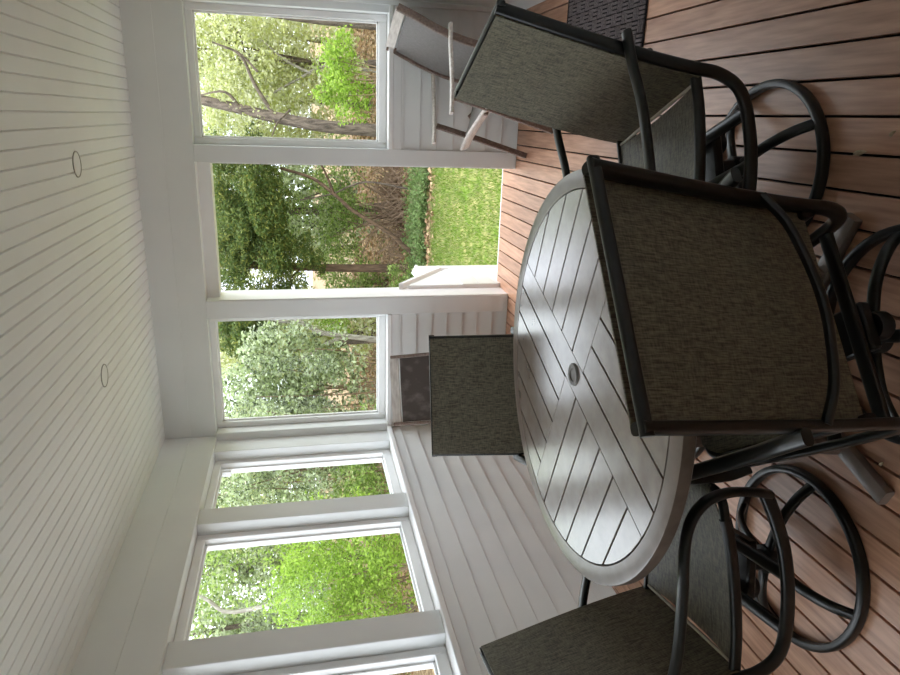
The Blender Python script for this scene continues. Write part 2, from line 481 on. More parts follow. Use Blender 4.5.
# door of the house, beside the mat
bm = bmesh.new()
box(bm, XR - 0.03, XR + 0.001, -0.86, -0.74, 0, 2.13, 0.003); box(bm, XR - 0.03, XR + 0.001, -1.86, -1.74, 0, 2.13, 0.003)
box(bm, XR - 0.03, XR + 0.001, -1.86, -0.74, 2.04, 2.15, 0.003)
struct(obj('door_2', bm, M['frame_white']))
dd = bpy.data.objects['door_2']
bm = bmesh.new(); box(bm, XR - 0.02, XR + 0.005, -1.74, -0.86, 0.01, 2.04, 0.002)
for (za, zb) in ((0.2, 0.9), (1.05, 1.9)):
    for (ya, yb) in ((-1.64, -1.34), (-1.26, -0.96)):
        box(bm, XR - 0.028, XR - 0.02, ya, yb, za, zb, 0.004)
obj('door_leaf', bm, M['paint'], dd)
bm = bmesh.new(); lathe(bm, [(0, 0), (0.02, 0.0), (0.012, 0.02), (0.012, 0.03), (0.028, 0.045), (0.025, 0.065), (0, 0.07)], 20)
k = obj('door_knob', bm, M['chrome'], dd, True); k.location = (XR - 0.018, -1.66, 1.0); k.rotation_euler = (0, -PI/2, 0)

# recessed ceiling lights
bm = bmesh.new()
lathe(bm, [(0.055, 0.0), (0.0565, -0.004), (0.061, -0.004), (0.062, 0.0)], 40)
cl = obj('ceiling_light', bm, M['trim_line'], None, True)
bm = bmesh.new(); lathe(bm, [(0, -0.002), (0.0555, -0.002), (0.0555, 0.0)], 40); obj('lens', bm, M['ceiling'], cl)
cl.location = (2.055, -1.25, H)
tag(cl, 'flush round ceiling light nearer the house wall, towards the doorway', 'ceiling light', 'flush round ceiling lights')
c2 = copy_tree(cl); c2.location = (0.985, -1.255, H)
tag(c2, 'flush round ceiling light nearer the long row of side windows', 'ceiling light', 'flush round ceiling lights')

# ------------------------------------------------------------------ sling swivel chair
def arcpts(pts, seg=6): return catmull(pts, seg)
def make_chair(label):
    root = empty('patio_swivel_chair', (0, 0, 0))
    tag(root, label, 'patio chair', 'swivel chairs around the round table')
    W = 0.2565
    # base ring
    b = empty('swivel_base', (0, 0, 0)); b.parent = root
    bm = bmesh.new()
    ring = [(0.276*math.cos(2*PI*k/64), 0.276*math.sin(2*PI*k/64), 0.0175) for k in range(64)]
    sweep(bm, ring, 0.0170, 0.0135, (0, 0, 1), 16, 3.6, closed=True)
    obj('base_ring', bm, M['frame'], b, True)
    for k in range(4):
        a = PI/4 + k*PI/2
        pr = [(0.268, 0.022), (0.215, 0.07), (0.14, 0.105), (0.06, 0.118), (0.02, 0.12)]
        bm = bmesh.new()
        sweep(bm, arcpts([(r*math.cos(a), r*math.sin(a), z) for r, z in pr], 5), 0.017, 0.011, (-math.sin(a), math.cos(a), 0), 12, 3.0)
        obj('spoke', bm, M['frame'], b, True)
    bm = bmesh.new(); lathe(bm, [(0, 0.10), (0.045, 0.10), (0.045, 0.135), (0.032, 0.14), (0.028, 0.20), (0, 0.20)], 24)
    obj('hub', bm, M['hub_black'], b, True)
    # spring housing and cross plate under the seat
    bm = bmesh.new()
    box(bm, -0.06, 0.06, -0.10, 0.09, 0.20, 0.232, 0.006)
    sweep(bm, [(-W, 0.075, 0.252), (W, 0.075, 0.252)], 0.02, 0.011, (0, 1, 0), 12, 3)
    sweep(bm, [(-W, -0.085, 0.252), (W, -0.085, 0.252)], 0.02, 0.011, (0, 1, 0), 12, 3)
    obj('swivel_plate', bm, M['frame'], root, True)
    bm = bmesh.new()
    lathe(bm, [(0, 0), (0.032, 0.0), (0.036, 0.008), (0.036, 0.03), (0.030, 0.038), (0, 0.04)], 20)
    kb = obj('tension_knob', bm, M['hub_black'], root, True); kb.location = (0, -0.085, 0.20); kb.rotation_euler = (PI, 0, 0)
    # side frames
    side_back = [(-0.353, 1.002), (-0.325, 0.90), (-0.287, 0.76), (-0.252, 0.62), (-0.226, 0.50), (-0.210, 0.41), (-0.198, 0.335), (-0.160, 0.275), (-0.09, 0.252), (0.03, 0.25), (0.15, 0.268), (0.25, 0.302), (0.322, 0.335)]
    arm = [(-0.292, 0.632), (-0.20, 0.622), (-0.08, 0.602), (0.08, 0.594), (0.20, 0.592), (0.275, 0.577), (0.325, 0.535), (0.345, 0.47), (0.340, 0.395), (0.325, 0.335)]
    for s in (-1, 1):
        bm = bmesh.new()
        sweep(bm, arcpts([(s*W, y, z) for y, z in side_back], 5), 0.0125, 0.0195, (1, 0, 0), 12, 3.2)
        obj('side_frame', bm, M['frame'], root, True)
        bm = bmesh.new()
        p = arcpts([(s*(W + 0.027 - (0.014 if i == len(arm) - 1 else 0)), y, z) for i, (y, z) in enumerate(arm)], 5)
        sweep(bm, p, 0.0185, 0.0115, (1, 0, 0), 12, 2.8)
        obj('armrest', bm, M['frame'], root, True)
        bm = bmesh.new()
        sweep(bm, arcpts([(s*(W - 0.014), y, z) for y, z in ((-0.205, 0.400), (-0.08, 0.398), (0.08, 0.412), (0.20, 0.432), (0.255, 0.446))], 4), 0.0115, 0.0165, (1, 0, 0), 12, 3.0)
        obj('seat_rail', bm, M['frame'], root, True)
    # front roll and rear rod of the seat
    bm = bmesh.new()
    sweep(bm, arcpts([(-(W-0.014), 0.25, 0.446), (-(W-0.03), 0.30, 0.447), (-(W-0.075), 0.322, 0.447), (0, 0.33, 0.446), (W-0.075, 0.322, 0.447), (W-0.03, 0.30, 0.447), (W-0.014, 0.25, 0.446)], 6), 0.013, 0.013, (0, 0, 1), 10, 2.4)
    obj('front_rail', bm, M['frame'], root, True)
    bm = bmesh.new(); sweep(bm, [(-(W-0.02), -0.170, 0.404), (W-0.02, -0.170, 0.404)], 0.0055, 0.0055, (0, 0, 1), 10)
    r_ = obj('seat_rod', bm, M['gap_strip'], root, True); r_['label'] = 'pale rod behind the seat fabric'
    # top bar and arched brace of the back
    bm = bmesh.new(); sweep(bm, [(-(W+0.016), -0.358, 0.991), (W+0.016, -0.358, 0.991)], 0.009, 0.0125, (0, 1, 0), 14, 3.4)
    obj('top_rail', bm, M['frame'], root, True)
    bm = bmesh.new(); sweep(bm, arcpts([(-W, -0.253, 0.550), (-0.18, -0.268, 0.520), (-0.08, -0.270, 0.498), (0, -0.270, 0.491), (0.08, -0.270, 0.498), (0.18, -0.268, 0.520), (W, -0.253, 0.550)], 5), 0.010, 0.0105, (0, 1, 0), 10, 2.4)
    obj('back_brace', bm, M['frame'], root, True)
    # fabric
    bk = catmull([(y, z) + (0,) for y, z in side_back[:7]], 6)
    bk = [(p.x, p.y) for p in bk if p.y > 0.396]; 
    def prof(L, t):
        f = t*(len(L)-1); i = min(int(f), len(L)-2); u = f - i
        return (L[i][0]*(1-u) + L[i+1][0]*u, L[i][1]*(1-u) + L[i+1][1]*u)
    def fb(u, v):
        y, z = prof(bk, v)
        x = (u - 0.5)*2*(W + 0.001)
        sag = 0.010*(1 - (2*u - 1)**2)*math.sin(PI*v)
        return (x, y + 0.0215 - sag, z)
    bm = bmesh.new(); sheet(bm, fb, 14, 24, -0.004)
    obj('back_sling', bm, M['sling'], root, True, 60)
    st = catmull([(-0.165, 0.404, 0), (-0.08, 0.404, 0), (0.08, 0.418, 0), (0.20, 0.438, 0), (0.27, 0.455, 0), (0.312, 0.462, 0), (0.338, 0.452, 0), (0.346, 0.43, 0)], 5)
    st = [(p.x, p.y) for p in st]
    def fs(u, v):
        y, z = prof(st, v)
        hw = W - 0.022
        if y > 0.24:
            k = min(1, (y - 0.24)/0.10); hw -= 0.055*k*k
        sag = 0.016*(1 - (2*u - 1)**2)*(1 - v)
        return ((u - 0.5)*2*hw, y, z - sag)
    bm = bmesh.new(); sheet(bm, fs, 14, 26, -0.004)
    obj('seat_sling', bm, M['sling'], root, True, 60)
    return root

CH = [  # x, y, yaw, base spoke angle, label
    ((2.186, -2.785), R(113.5), R(-54.5), 'dark sling swivel chair on the house side of the table, its back towards the doormat'),
    ((1.821, -3.471), R(37.1), R(18.8), 'dark sling swivel chair with its back turned to us, hiding part of the table'),
    ((1.008, -3.270), R(-78.4), R(-3.5), 'dark sling swivel chair by the side wall, its back partly out of view'),
    ((1.232, -2.450), R(195.7), R(20), 'dark sling swivel chair across the table, in front of the brown wooden chair'),
]
proto = make_chair(CH[0][3])
for i, (p, a, sp, lab) in enumerate(CH):
    o = proto if i == 0 else copy_tree(proto)
    o.location = (p[0], p[1], 0); o.rotation_euler = (0, 0, a); o['label'] = lab
    for ch in o.children:
        if ch.name.startswith('swivel_base'):
            ch.rotation_euler = (0, 0, sp - a - PI/4)

# ------------------------------------------------------------------ round table
TC = (1.572, -3.014); TZ = 0.73; RO, RI = 0.624, 0.568; TA = R(69)
tb = empty('round_table', (TC[0], TC[1], 0), TA)
tag(tb, 'round weathered taupe patio table with a plank top in pinwheel quarters', 'table')
bm = bmesh.new()
sw, pw, gp = 0.049, 0.097, 0.007
def rotp(poly, a): return [(x*math.cos(a) - y*math.sin(a), x*math.sin(a) + y*math.cos(a)) for x, y in poly]
RP = RI - 0.004
def strip(v0, v1, u0):
    pts = [(u0, v0)]
    n = 8
    for k in range(n + 1):
        v = v0 + (v1 - v0)*k/n
        if RP*RP - v*v <= 0: continue
        u = math.sqrt(RP*RP - v*v)
        if u > u0: pts.append((u, v))
    if math.sqrt(max(0, RP*RP - v1*v1)) > u0: pts.append((u0, v1))
    return pts
prism(bm, [(-a, -b) for a, b in strip(-sw, sw, 0.0)[1:-1]] + [(a, b) for a, b in strip(-sw, sw, 0.0)[1:-1]], TZ - 0.022, TZ, 0.0012)
for a in (PI/2, -PI/2):
    prism(bm, rotp(strip(-sw, sw, sw + 0.001), a), TZ - 0.022, TZ, 0.0012)
for q in range(4):
    v = sw + gp
    while v < RP - 0.02:
        v1 = min(v + pw, RP - 0.004)
        poly = strip(v, v1, sw + 0.0015)
        if len(poly) >= 3:
            prism(bm, rotp(poly, q*PI/2), TZ - 0.022, TZ, 0.0012)
        v += pw + gp
obj('table_planks', bm, M['table'], tb)
bm = bmesh.new()
lathe(bm, [(RI, TZ - 0.03), (RI, TZ - 0.002), (RI + 0.002, TZ), (RO - 0.006, TZ), (RO - 0.0015, TZ - 0.0015), (RO, TZ - 0.006), (RO, TZ - 0.033), (RO - 0.004, TZ - 0.037), (RO - 0.05, TZ - 0.037), (RI, TZ - 0.03)], 96)
ro_ = obj('rim', bm, M['table_edge'], tb, True)
ro_.data.materials.append(M['table_side'])
for p in ro_.data.polygons:
    c_ = p.center
    if abs(p.normal.z) < 0.6 and math.hypot(c_.x, c_.y) > RO - 0.02: p.material_index = 1
bm = bmesh.new(); box(bm, -RI, RI, -0.03, 0.03, TZ - 0.05, TZ - 0.024, 0.003); box(bm, -0.03, 0.03, -RI, RI, TZ - 0.0515, TZ - 0.0255, 0.003)
lathe(bm, [(0, TZ - 0.026), (RI, TZ - 0.026), (RI, TZ - 0.030), (0, TZ - 0.030)], 64)
obj('under_frame', bm, M['hub_black'], tb)  # black plate: the shade in the plank gaps is put into its colour
bm = bmesh.new(); lathe(bm, [(0, TZ + 0.002), (0.020, TZ + 0.002), (0.022, TZ + 0.005), (0.033, TZ + 0.006), (0.036, TZ + 0.003), (0.036, TZ - 0.01), (0, TZ - 0.01)], 32)
h_ = obj('umbrella_hole_cap', bm, M['hub_grey'], tb, True); h_['label'] = 'grey round cap at the centre'
for k in range(2):
    a = k*PI/2
    bm = bmesh.new()
    # floor beam
    d = Vector((math.cos(a), math.sin(a), 0)); s = Vector((-math.sin(a), math.cos(a), 0))
    zb = 0.0155 if k == 0 else 0.0157
    sweep(bm, [d*-0.555 + Vector((0, 0, zb)), d*0.555 + Vector((0, 0, zb))], 0.026, 0.0155, s, 12, 6)
    obj('foot_beam', bm, M['table_edge'], tb, True)
for k in range(4):
    a = k*PI/2
    d = Vector((math.cos(a), math.sin(a), 0)); s = Vector((-math.sin(a), math.cos(a), 0))
    bm = bmesh.new()
    pl = [d*0.36 + Vector((0, 0, 0.029)), d*0.33 + Vector((0, 0, 0.22)), d*0.29 + Vector((0, 0, 0.42)), d*0.33 + Vector((0, 0, 0.60)), d*0.40 + Vector((0, 0, TZ - 0.05))]
    sweep(bm, catmull(pl, 5), 0.024, 0.020, s, 12, 5)
    obj('leg', bm, M['wood'], tb, True)

# ------------------------------------------------------------------ wooden folding armchairs
def make_wood_chair(label):
    root = empty('wooden_armchair', (0, 0, 0))
    tag(root, label, 'wooden armchair', 'wooden sling armchairs along the wall')
    W = 0.256
    back = [(-0.408, 0.938), (-0.355, 0.825), (-0.30, 0.72), (-0.25, 0.60), (-0.215, 0.48), (-0.19, 0.34)]
    for s in (-1, 1):
        bm = bmesh.new(); sweep(bm, catmull([(s*W, y, z) for y, z in back], 5), 0.012, 0.023, (1, 0, 0), 12, 5)
        obj('back_post', bm, M['wood'], root, True)
        bm = bmesh.new(); sweep(bm, catmull([(s*(W + 0.022), y, z) for y, z in ((-0.315, 0.628), (-0.18, 0.632), (0.0, 0.632), (0.14, 0.638), (0.225, 0.645))], 5), 0.024, 0.011, (1, 0, 0), 12, 4)
        o = obj('armrest', bm, M['wood_pale'], root, True); o['label'] = 'pale armrest'
        bm = bmesh.new(); sweep(bm, [(s*W, 0.115, 0.625), (s*W, 0.20, 0.33), (s*W, 0.305, 0.004)], 0.011, 0.019, (1, 0, 0), 12, 5)
        obj('leg', bm, M['wood'], root, True)
        bm = bmesh.new(); sweep(bm, [(s*(W - 0.024), 0.06, 0.40), (s*(W - 0.024), -0.12, 0.21), (s*(W - 0.024), -0.30, 0.004)], 0.011, 0.019, (1, 0, 0), 12, 5)
        obj('leg', bm, M['wood'], root, True)
        bm = bmesh.new(); sweep(bm, catmull([(s*(W - 0.048), y, z) for y, z in ((-0.19, 0.345), (0.0, 0.365), (0.12, 0.395), (0.20, 0.418))], 5), 0.014, 0.017, (1, 0, 0), 12, 4)
        obj('seat_rail', bm, M['wood'], root, True)
    bm = bmesh.new()
    sweep(bm, catmull([(-W - 0.005, 0.165, 0.402), (-0.13, 0.19, 0.418), (0, 0.205, 0.426), (0.13, 0.22, 0.430), (W + 0.03, 0.245, 0.430)], 5), 0.036, 0.013, (0, 0.45, 0.9), 12, 4)
    o = obj('seat_front', bm, M['wood_pale'], root, True); o['label'] = 'pale front edge of the seat'
    bm = bmesh.new(); sheet(bm, lambda u, v: ((u - 0.5)*2*(W - 0.012), -0.404 + 0.020*v - 0.006*(1 - (2*u - 1)**2), 0.950 - 0.056*v), 10, 2, 0.018)
    o = obj('top_rail', bm, M['wood_pale'], root, True); o['label'] = 'pale top rail'
    bk = [p for p in catmull([(y, z, 0) for y, z in back], 6) if 0.36 < p.y < 0.90]
    def fb(u, v):
        f = v*(len(bk)-1); i = min(int(f), len(bk)-2); t = f - i; p = bk[i]*(1-t) + bk[i+1]*t
        return ((u - 0.5)*2*(W - 0.014), p.x + 0.004 - 0.008*(1 - (2*u-1)**2), p.y)
    bm = bmesh.new(); sheet(bm, fb, 10, 20, -0.004)
    obj('back_sling', bm, M['sling_grey'], root, True, 60)
    sp = catmull([(-0.19, 0.364, 0), (0.0, 0.386, 0), (0.12, 0.416, 0), (0.195, 0.444, 0)], 6)
    def fs(u, v):
        f = v*(len(sp)-1); i = min(int(f), len(sp)-2); t = f - i; p = sp[i]*(1-t) + sp[i+1]*t
        return ((u - 0.5)*2*(W - 0.062), p.x, p.y - 0.010*(1 - (2*u-1)**2))
    bm = bmesh.new(); sheet(bm, fs, 10, 20, -0.004)
    obj('seat_sling', bm, M['sling_grey'], root, True, 60)
    for (y, z) in ((-0.19, 0.34), (0.10, 0.375)):
        bm = bmesh.new(); sweep(bm, [(-W + 0.035, y, z), (W - 0.035, y, z)], 0.012, 0.015, (0, 1, 0), 10, 4)
        obj('cross_rail', bm, M['wood'], root, True)
    return root
wc = make_wood_chair('weathered wooden sling armchair under the right-hand window, facing the doorway')
wc.location = (2.466, -0.384, 0); wc.rotation_euler = (0, 0, R(110))
w2 = copy_tree(wc); w2['label'] = 'brown wooden sling armchair in the corner, mostly hidden behind a dark swivel chair'
ang = R(206)
bx_, by_ = 0.462, -0.405
w2.scale = (0.93, 1, 1)
w2.rotation_euler = (0, 0, ang)
w2.location = (bx_ + (-0.41)*math.sin(ang)*1.0, by_ + 0.41*math.cos(ang), 0)

for ch in w2.children:
    if ch.name.startswith(('back_sling', 'seat_sling')):
        ch.data = ch.data.copy(); ch.data.materials.clear(); ch.data.materials.append(M['sling_brown'])
        ch['label'] = 'dark brown mottled sling'

# ------------------------------------------------------------------ door mat
bm = bmesh.new()
mx0, mx1, my0, my1 = 2.655, 3.005, -1.795, -0.83
box(bm, mx0, mx1, my0, my1, 0.0, 0.008, 0.002)
obm = obj('doormat', bm, M['mat_base'])
tag(obm, 'dark rectangular doormat with a raised basket-weave pattern on the deck', 'doormat')
bm = bmesh.new()
cs = 0.058
nx, ny = int((mx1 - mx0)/cs), int((my1 - my0)/cs)
for i in range(nx):
    for j in range(ny):
        X0, Y0 = mx0 + 0.004 + i*cs, my0 + 0.006 + j*cs
        for k in range(3):
            t0 = 0.002 + k*cs/3; t1 = t0 + cs/3 - 0.0075
            if (i + j) % 2: box(bm, X0 + 0.002, X0 + cs - 0.002, Y0 + t0, Y0 + t1, 0.007, 0.0135, 0.0012)
            else: box(bm, X0 + t0, X0 + t1, Y0 + 0.002, Y0 + cs - 0.002, 0.007, 0.0135, 0.0012)
obj('woven_ribs', bm, M['mat_dark'], obm)

# ------------------------------------------------------------------ dry leaves on the deck
def dry_leaf(p, a, L, W, label):
    bm = bmesh.new()
    def fn(u, v):
        w = W*math.sin(PI*(0.06 + 0.9*v))**0.8
        return ((u - 0.5)*w, (v - 0.5)*L, 0.004 + 0.006*(2*u - 1)**2 + 0.003*math.sin(3*v))
    sheet(bm, fn, 6, 10, 0.001)
    o = obj('dried_leaf', bm, M['leaf_dry'], None, True)
    o.location = (p[0], p[1], 0.0005); o.rotation_euler = (0, 0, a)
    tag(o, label, 'leaf', 'dry leaves on the deck')
dry_leaf((2.264, -3.178), 0.2, 0.042, 0.014, 'small dry leaf lying across the gap between two deck boards')
dry_leaf((2.318, -3.276), 0.9, 0.018, 0.009, 'tiny pale leaf scrap on the deck near the bottom of the view')
dry_leaf((1.452, -3.485), 1.2, 0.014, 0.008, 'tiny dry leaf scrap on the deck beside the end of the table foot')

# ------------------------------------------------------------------ outside: steps
GZ = -0.55
def knee(x0, x1, name, label):
    root = empty(name, (0, 0, 0))
    tag(root, label, 'stair railing', 'white stair railings')
    bm = bmesh.new()
    prof = [(0.205, GZ), (0.78, GZ), (0.78, 0.325), (0.205, 0.74)]
    extrude_profile(bm, prof, 'x', x0, x1)
    for k in range(6):   # lapped face boards
        z = GZ + 0.02 + k*0.14
        y1 = min(0.78, 0.205 + (0.74 - z - 0.14)/0.415*0.575) if z + 0.14 > 0.325 else 0.78
        extrude_profile(bm, [(0.206, z), (y1, z), (y1, z + 0.135), (0.206, z + 0.135)], 'x', x1 if x0 < 1.5 else x0 - 0.006, (x1 + 0.006) if x0 < 1.5 else x0)
    obj('side_panel', bm, M['frame_white'], root)
    bm = bmesh.new()
    prof = [(0.2, 0.835), (0.79, 0.405), (0.79, 0.365), (0.2, 0.795)]
    extrude_profile(bm, [(0.2, 0.78), (0.2, 0.815), (0.78, 0.395), (0.78, 0.36)], 'x', x0 - 0.02, x1 + 0.02)
    obj('sloping_cap', bm, M['frame_white'], root)
    bm = bmesh.new()
    xc = (x0 + x1)/2
    box(bm, xc - 0.05, xc + 0.05, 0.782, 0.882, GZ, 0.555, 0.004)
    box(bm, xc - 0.058, xc + 0.058, 0.774, 0.890, 0.555, 0.575, 0.003)
    v = [bm.verts.new(p) for p in ((xc-0.05, 0.782, 0.575), (xc+0.05, 0.782, 0.575), (xc+0.05, 0.882, 0.575), (xc-0.05, 0.882, 0.575), (xc, 0.832, 0.615))]
    for i in range(4): bm.faces.new((v[i], v[(i+1) % 4], v[4]))
    bm.faces.new(v[:4][::-1])
    obj('newel_post', bm, M['frame_white'], root)
knee(1.00, 1.08, 'stair_railing', 'white stepped-down stair railing with newel post outside the left of the doorway')
knee(2.05, 2.13, 'stair_railing', 'white stair railing outside on the side of the doorway by the house wall')
bm = bmesh.new()
for k in range(2):
    y0 = 0.326 + 0.26*k; z = -0.18*(k + 1)
    box(bm, 1.09, 2.04, y0, y0 + 0.27, z - 0.03, z, 0.003)
    box(bm, 1.09, 2.04, y0 + 0.25, y0 + 0.262, GZ, z - 0.03)
st_ = obj('garden_steps', bm, M['deck']); tag(st_, 'two wooden steps down from the doorway to the lawn', 'steps')

# ------------------------------------------------------------------ outside: ground
def gz(x, y):
    """height of the ground: flat lawn, then a rise into the trees"""
    d = max(0.0, y - 6.2) ; e = max(0.0, -x - 1.2)
    return GZ + min(0.7, 0.06*d) + 0.03*min(e, 12.0)
def ground(name, x0, x1, y0, y1, n, m, dz=0.0):
    bm = bmesh.new()
    V = [[bm.verts.new((x0 + (x1-x0)*i/n, y0 + (y1-y0)*j/m, gz(x0 + (x1-x0)*i/n, y0 + (y1-y0)*j/m) + dz)) for j in range(m+1)] for i in range(n+1)]
    for i in range(n):
        for j in range(m): bm.faces.new((V[i][j], V[i+1][j], V[i+1][j+1], V[i][j+1]))
    return bm
struct(obj('terrain', ground('t', -40, 40, -30, 60, 60, 60), M['litter']))
struct(obj('lawn', ground('l', -1.1, 14, -8, 5.9, 30, 30, 0.012), M['lawn']))

struct(obj('side_bounce_ground', ground('s', -9.0, -0.3, -9, 0.2, 20, 20, 0.012), M['bounce_ground']))  # unseen pale ground, added to throw light up onto the porch ceiling
# ------------------------------------------------------------------ vegetation helpers
def quads_mesh(name, P, U, V):
    """one rhombic blade per row: centre P, half axes U (length) and V (width)"""
    n = len(P)
    nrm = np.cross(U, V); nl = np.linalg.norm(nrm, axis=1, keepdims=True); nl[nl == 0] = 1; nrm = nrm/nl
    vl = np.linalg.norm(V, axis=1, keepdims=True)
    co = np.empty((n, 4, 3), np.float32)
    co[:, 0] = P - U; co[:, 1] = P + V*1.0 - U*0.15 + nrm*vl*0.3; co[:, 2] = P + U; co[:, 3] = P - V - U*0.15 + nrm*vl*0.3
    me = bpy.data.meshes.new(name)
    me.vertices.add(n*4); me.vertices.foreach_set('co', co.reshape(-1))
    me.loops.add(n*4); me.loops.foreach_set('vertex_index', np.arange(n*4, dtype=np.int32))
    me.polygons.add(n); me.polygons.foreach_set('loop_start', np.arange(0, n*4, 4, dtype=np.int32))
    me.polygons.foreach_set('loop_total', np.full(n, 4, np.int32))
    me.update(calc_edges=True)
    return me

def unit(n):
    v = rng.normal(size=(n, 3)); return v/np.linalg.norm(v, axis=1, keepdims=True)

def leaves(name, clumps, per, size, mat, parent, droop=0.0, aspect=0.55, shell=0.5):
    """clumps: list of (center, (rx,ry,rz)); leaves in each"""
    Ps = []
    for (c, r) in clumps:
        d = unit(per); rad = (shell + (1 - shell)*rng.random((per, 1)))**0.6
        rad = rad*(0.75 + 0.35*rng.random((per, 1)))
        Ps.append(np.array(c) + d*rad*np.array(r))
    P = np.concatenate(Ps)
    n = len(P)
    U = unit(n); U[:, 2] = U[:, 2]*0.6 - droop; U /= np.linalg.norm(U, axis=1, keepdims=True)
    V = np.cross(U, unit(n)); V /= np.linalg.norm(V, axis=1, keepdims=True)
    s = size*(0.6 + 0.8*rng.random((n, 1)))*0.5
    return link(name, quads_mesh(name, P, U*s, V*s*aspect), mat, parent)

def tubes(name, paths, mat, parent):
    bm = bmesh.new()
    for pts, r0, r1 in paths:
        p = catmull(pts, 4); m = len(p)
        rr = [r0 + (r1 - r0)*i/(m-1) for i in range(m)]
        sweep(bm, p, rr, rr, None, 7)
    return obj(name, bm, mat, parent, True, 80)

def at(px, py, Y):
    """point of the plane y=Y seen at photo pixel (px,py): used once to read where a trunk stands"""
    d = fw + rt*((675 - py - 337.5)/f_px) + up*((450 - px)/f_px)
    t = (Y - CAM.y)/d.y
    return CAM + d*t

def tree(name, label, cat, trunk_pts, r0, r1, clumps, per, size, leafm, barkm, branches=(), group=None, **kw):
    b = trunk_pts[0]
    root = empty(name, (b[0], b[1], b[2]))
    tag(root, label, cat, group)
    off = Vector(b)
    o = tubes('trunk', [([Vector(p) - off for p in trunk_pts], r0, r1)], barkm, root)
    if branches:
        tubes('branches', [([Vector(p) - off for p in q[0]], q[1], q[2]) for q in branches], barkm, root)
    if clumps:
        leaves('foliage', [(Vector(c) - off, r) for c, r in clumps], per, size, leafm, root, **kw)
    return root

def toground(pts, back=0.0):
    """extend a trunk read at two heights straight down to the ground"""
    p0, p1 = Vector(pts[0]), Vector(pts[1])
    d = (p0 - p1)
    p = p0.copy(); k = 0
    st = d.normalized()*0.1
    while p.z > gz(p.x, p.y) - 0.05 and k < 100:
        p += st; k += 1
    return [p] + [Vector(q) for q in pts]

def blob(c, r, n, sub, flat=1.0):
    """n smaller clumps scattered through an ellipsoid"""
    out = []
    for k in range(n):
        d = unit(1)[0]*(rng.random()**0.45)
        out.append((Vector((c[0] + d[0]*r[0], c[1] + d[1]*r[1], c[2] + d[2]*r[2])), (sub*(0.7 + 0.6*rng.random()), sub*(0.7 + 0.6*rng.random()), sub*flat*(0.6 + 0.5*rng.random()))))
    return out

def stems_to(base, clumps, k, r0=0.02, r1=0.006):
    out = []
    for c, _ in clumps[:k]:
        b = Vector(base) + Vector((rng.normal()*0.08, rng.normal()*0.08, 0))
        mid = b.lerp(c, 0.5) + Vector((rng.normal()*0.15, rng.normal()*0.15, 0.1))
        out.append(([b, mid, Vector(c)], r0, r1))
    return out

# grass blades of the lawn, only where it can be seen
n = 26000
gx = rng.uniform(-1.05, 3.6, n); gy = rng.uniform(0.9, 5.9, n)
P = np.stack([gx, gy, np.array([GZ + 0.012] * n) + 0.02], 1)
U = np.stack([rng.normal(size=n)*0.5, rng.normal(size=n)*0.5, np.ones(n)], 1)*0.028*(0.6 + 0.8*rng.random((n, 1)))
V = np.cross(U, unit(n)); V = V/np.linalg.norm(V, axis=1, keepdims=True)*0.006
g = link('lawn_grass', quads_mesh('lawn_grass', P, U, V), M['grass'])
tag(g, 'bright short lawn grass outside the doorway', 'grass', None, 'stuff')
# low ground cover band along the edge of the trees
n = 22000
gx = rng.uniform(-3.0, 4.2, n); gy = 6.2 + np.abs(rng.normal(size=n))*0.55 + 0.12*np.sin(gx*3)
P = np.stack([gx, gy, np.array([gz(a, b) for a, b in zip(gx, gy)]) + 0.02 + rng.random(n)*0.13], 1)
U = unit(n)*0.035*(0.6 + 0.8*rng.random((n, 1))); V = np.cross(U, unit(n)); V = V/np.linalg.norm(V, axis=1, keepdims=True)*0.02
g = link('ground_cover', quads_mesh('ground_cover', P, U, V), M['ivy'])
tag(g, 'band of low dark green ground cover along the lawn edge', 'ground cover', None, 'stuff')
# fallen leaves on the woodland floor
n = 24000
gx = rng.uniform(-9, 6, n); gy = rng.uniform(5.6, 15, n)
P = np.stack([gx, gy, np.array([gz(a, b) for a, b in zip(gx, gy)]) + 0.015 + rng.random(n)*0.03], 1)
U = unit(n)*0.05; U[:, 2] *= 0.4; V = np.cross(U, unit(n)); V = V/np.linalg.norm(V, axis=1, keepdims=True)*0.03
M['fallen'] = leaf_mat('fallen_leaves', [srgb(117, 91, 62), srgb(171, 140, 104), srgb(213, 184, 145), srgb(140, 111, 80), srgb(109, 124, 65)], trans=0.15)
g = link('leaf_litter', quads_mesh('leaf_litter', P, U, V), M['fallen'])
tag(g, 'brown fallen leaves covering the woodland floor', 'fallen leaves', None, 'stuff')

# ---- trees seen through the right-hand window
a0, a1, a2, a3 = at(376, 130, 6.6), at(325, 126, 6.6), at(275, 117, 6.7), at(241, 109, 6.8)
top = a3 + (a3 - a2)*2.2
tr = toground([a0, a1, a2, a3, top])
br = [([a2, at(255, 85, 6.6), at(240, 55, 6.4), at(212, 42, 6.3)], 0.035, 0.012), ([at(258, 72, 6.55), at(238, 52, 6.6), at(222, 48, 6.8)], 0.02, 0.006),
      ([a3, at(225, 92, 6.6), at(200, 95, 6.6)], 0.03, 0.01), ([at(290, 110, 6.6), at(278, 122, 6.4), at(272, 136, 6.2)], 0.02, 0.008)]
tree('leaning_tree', 'tall leaning tree with a thick grey trunk beyond the right-hand window', 'tree', tr, 0.115, 0.075,
     blob(at(215, 80, 7.2), (1.5, 0.8, 1.1), 50, 0.30), 75, 0.058, M['pale'], M['bark'], br)
b0, b1, b2 = at(376, 25, 7.6), at(300, 17, 7.6), at(200, 0, 7.8)
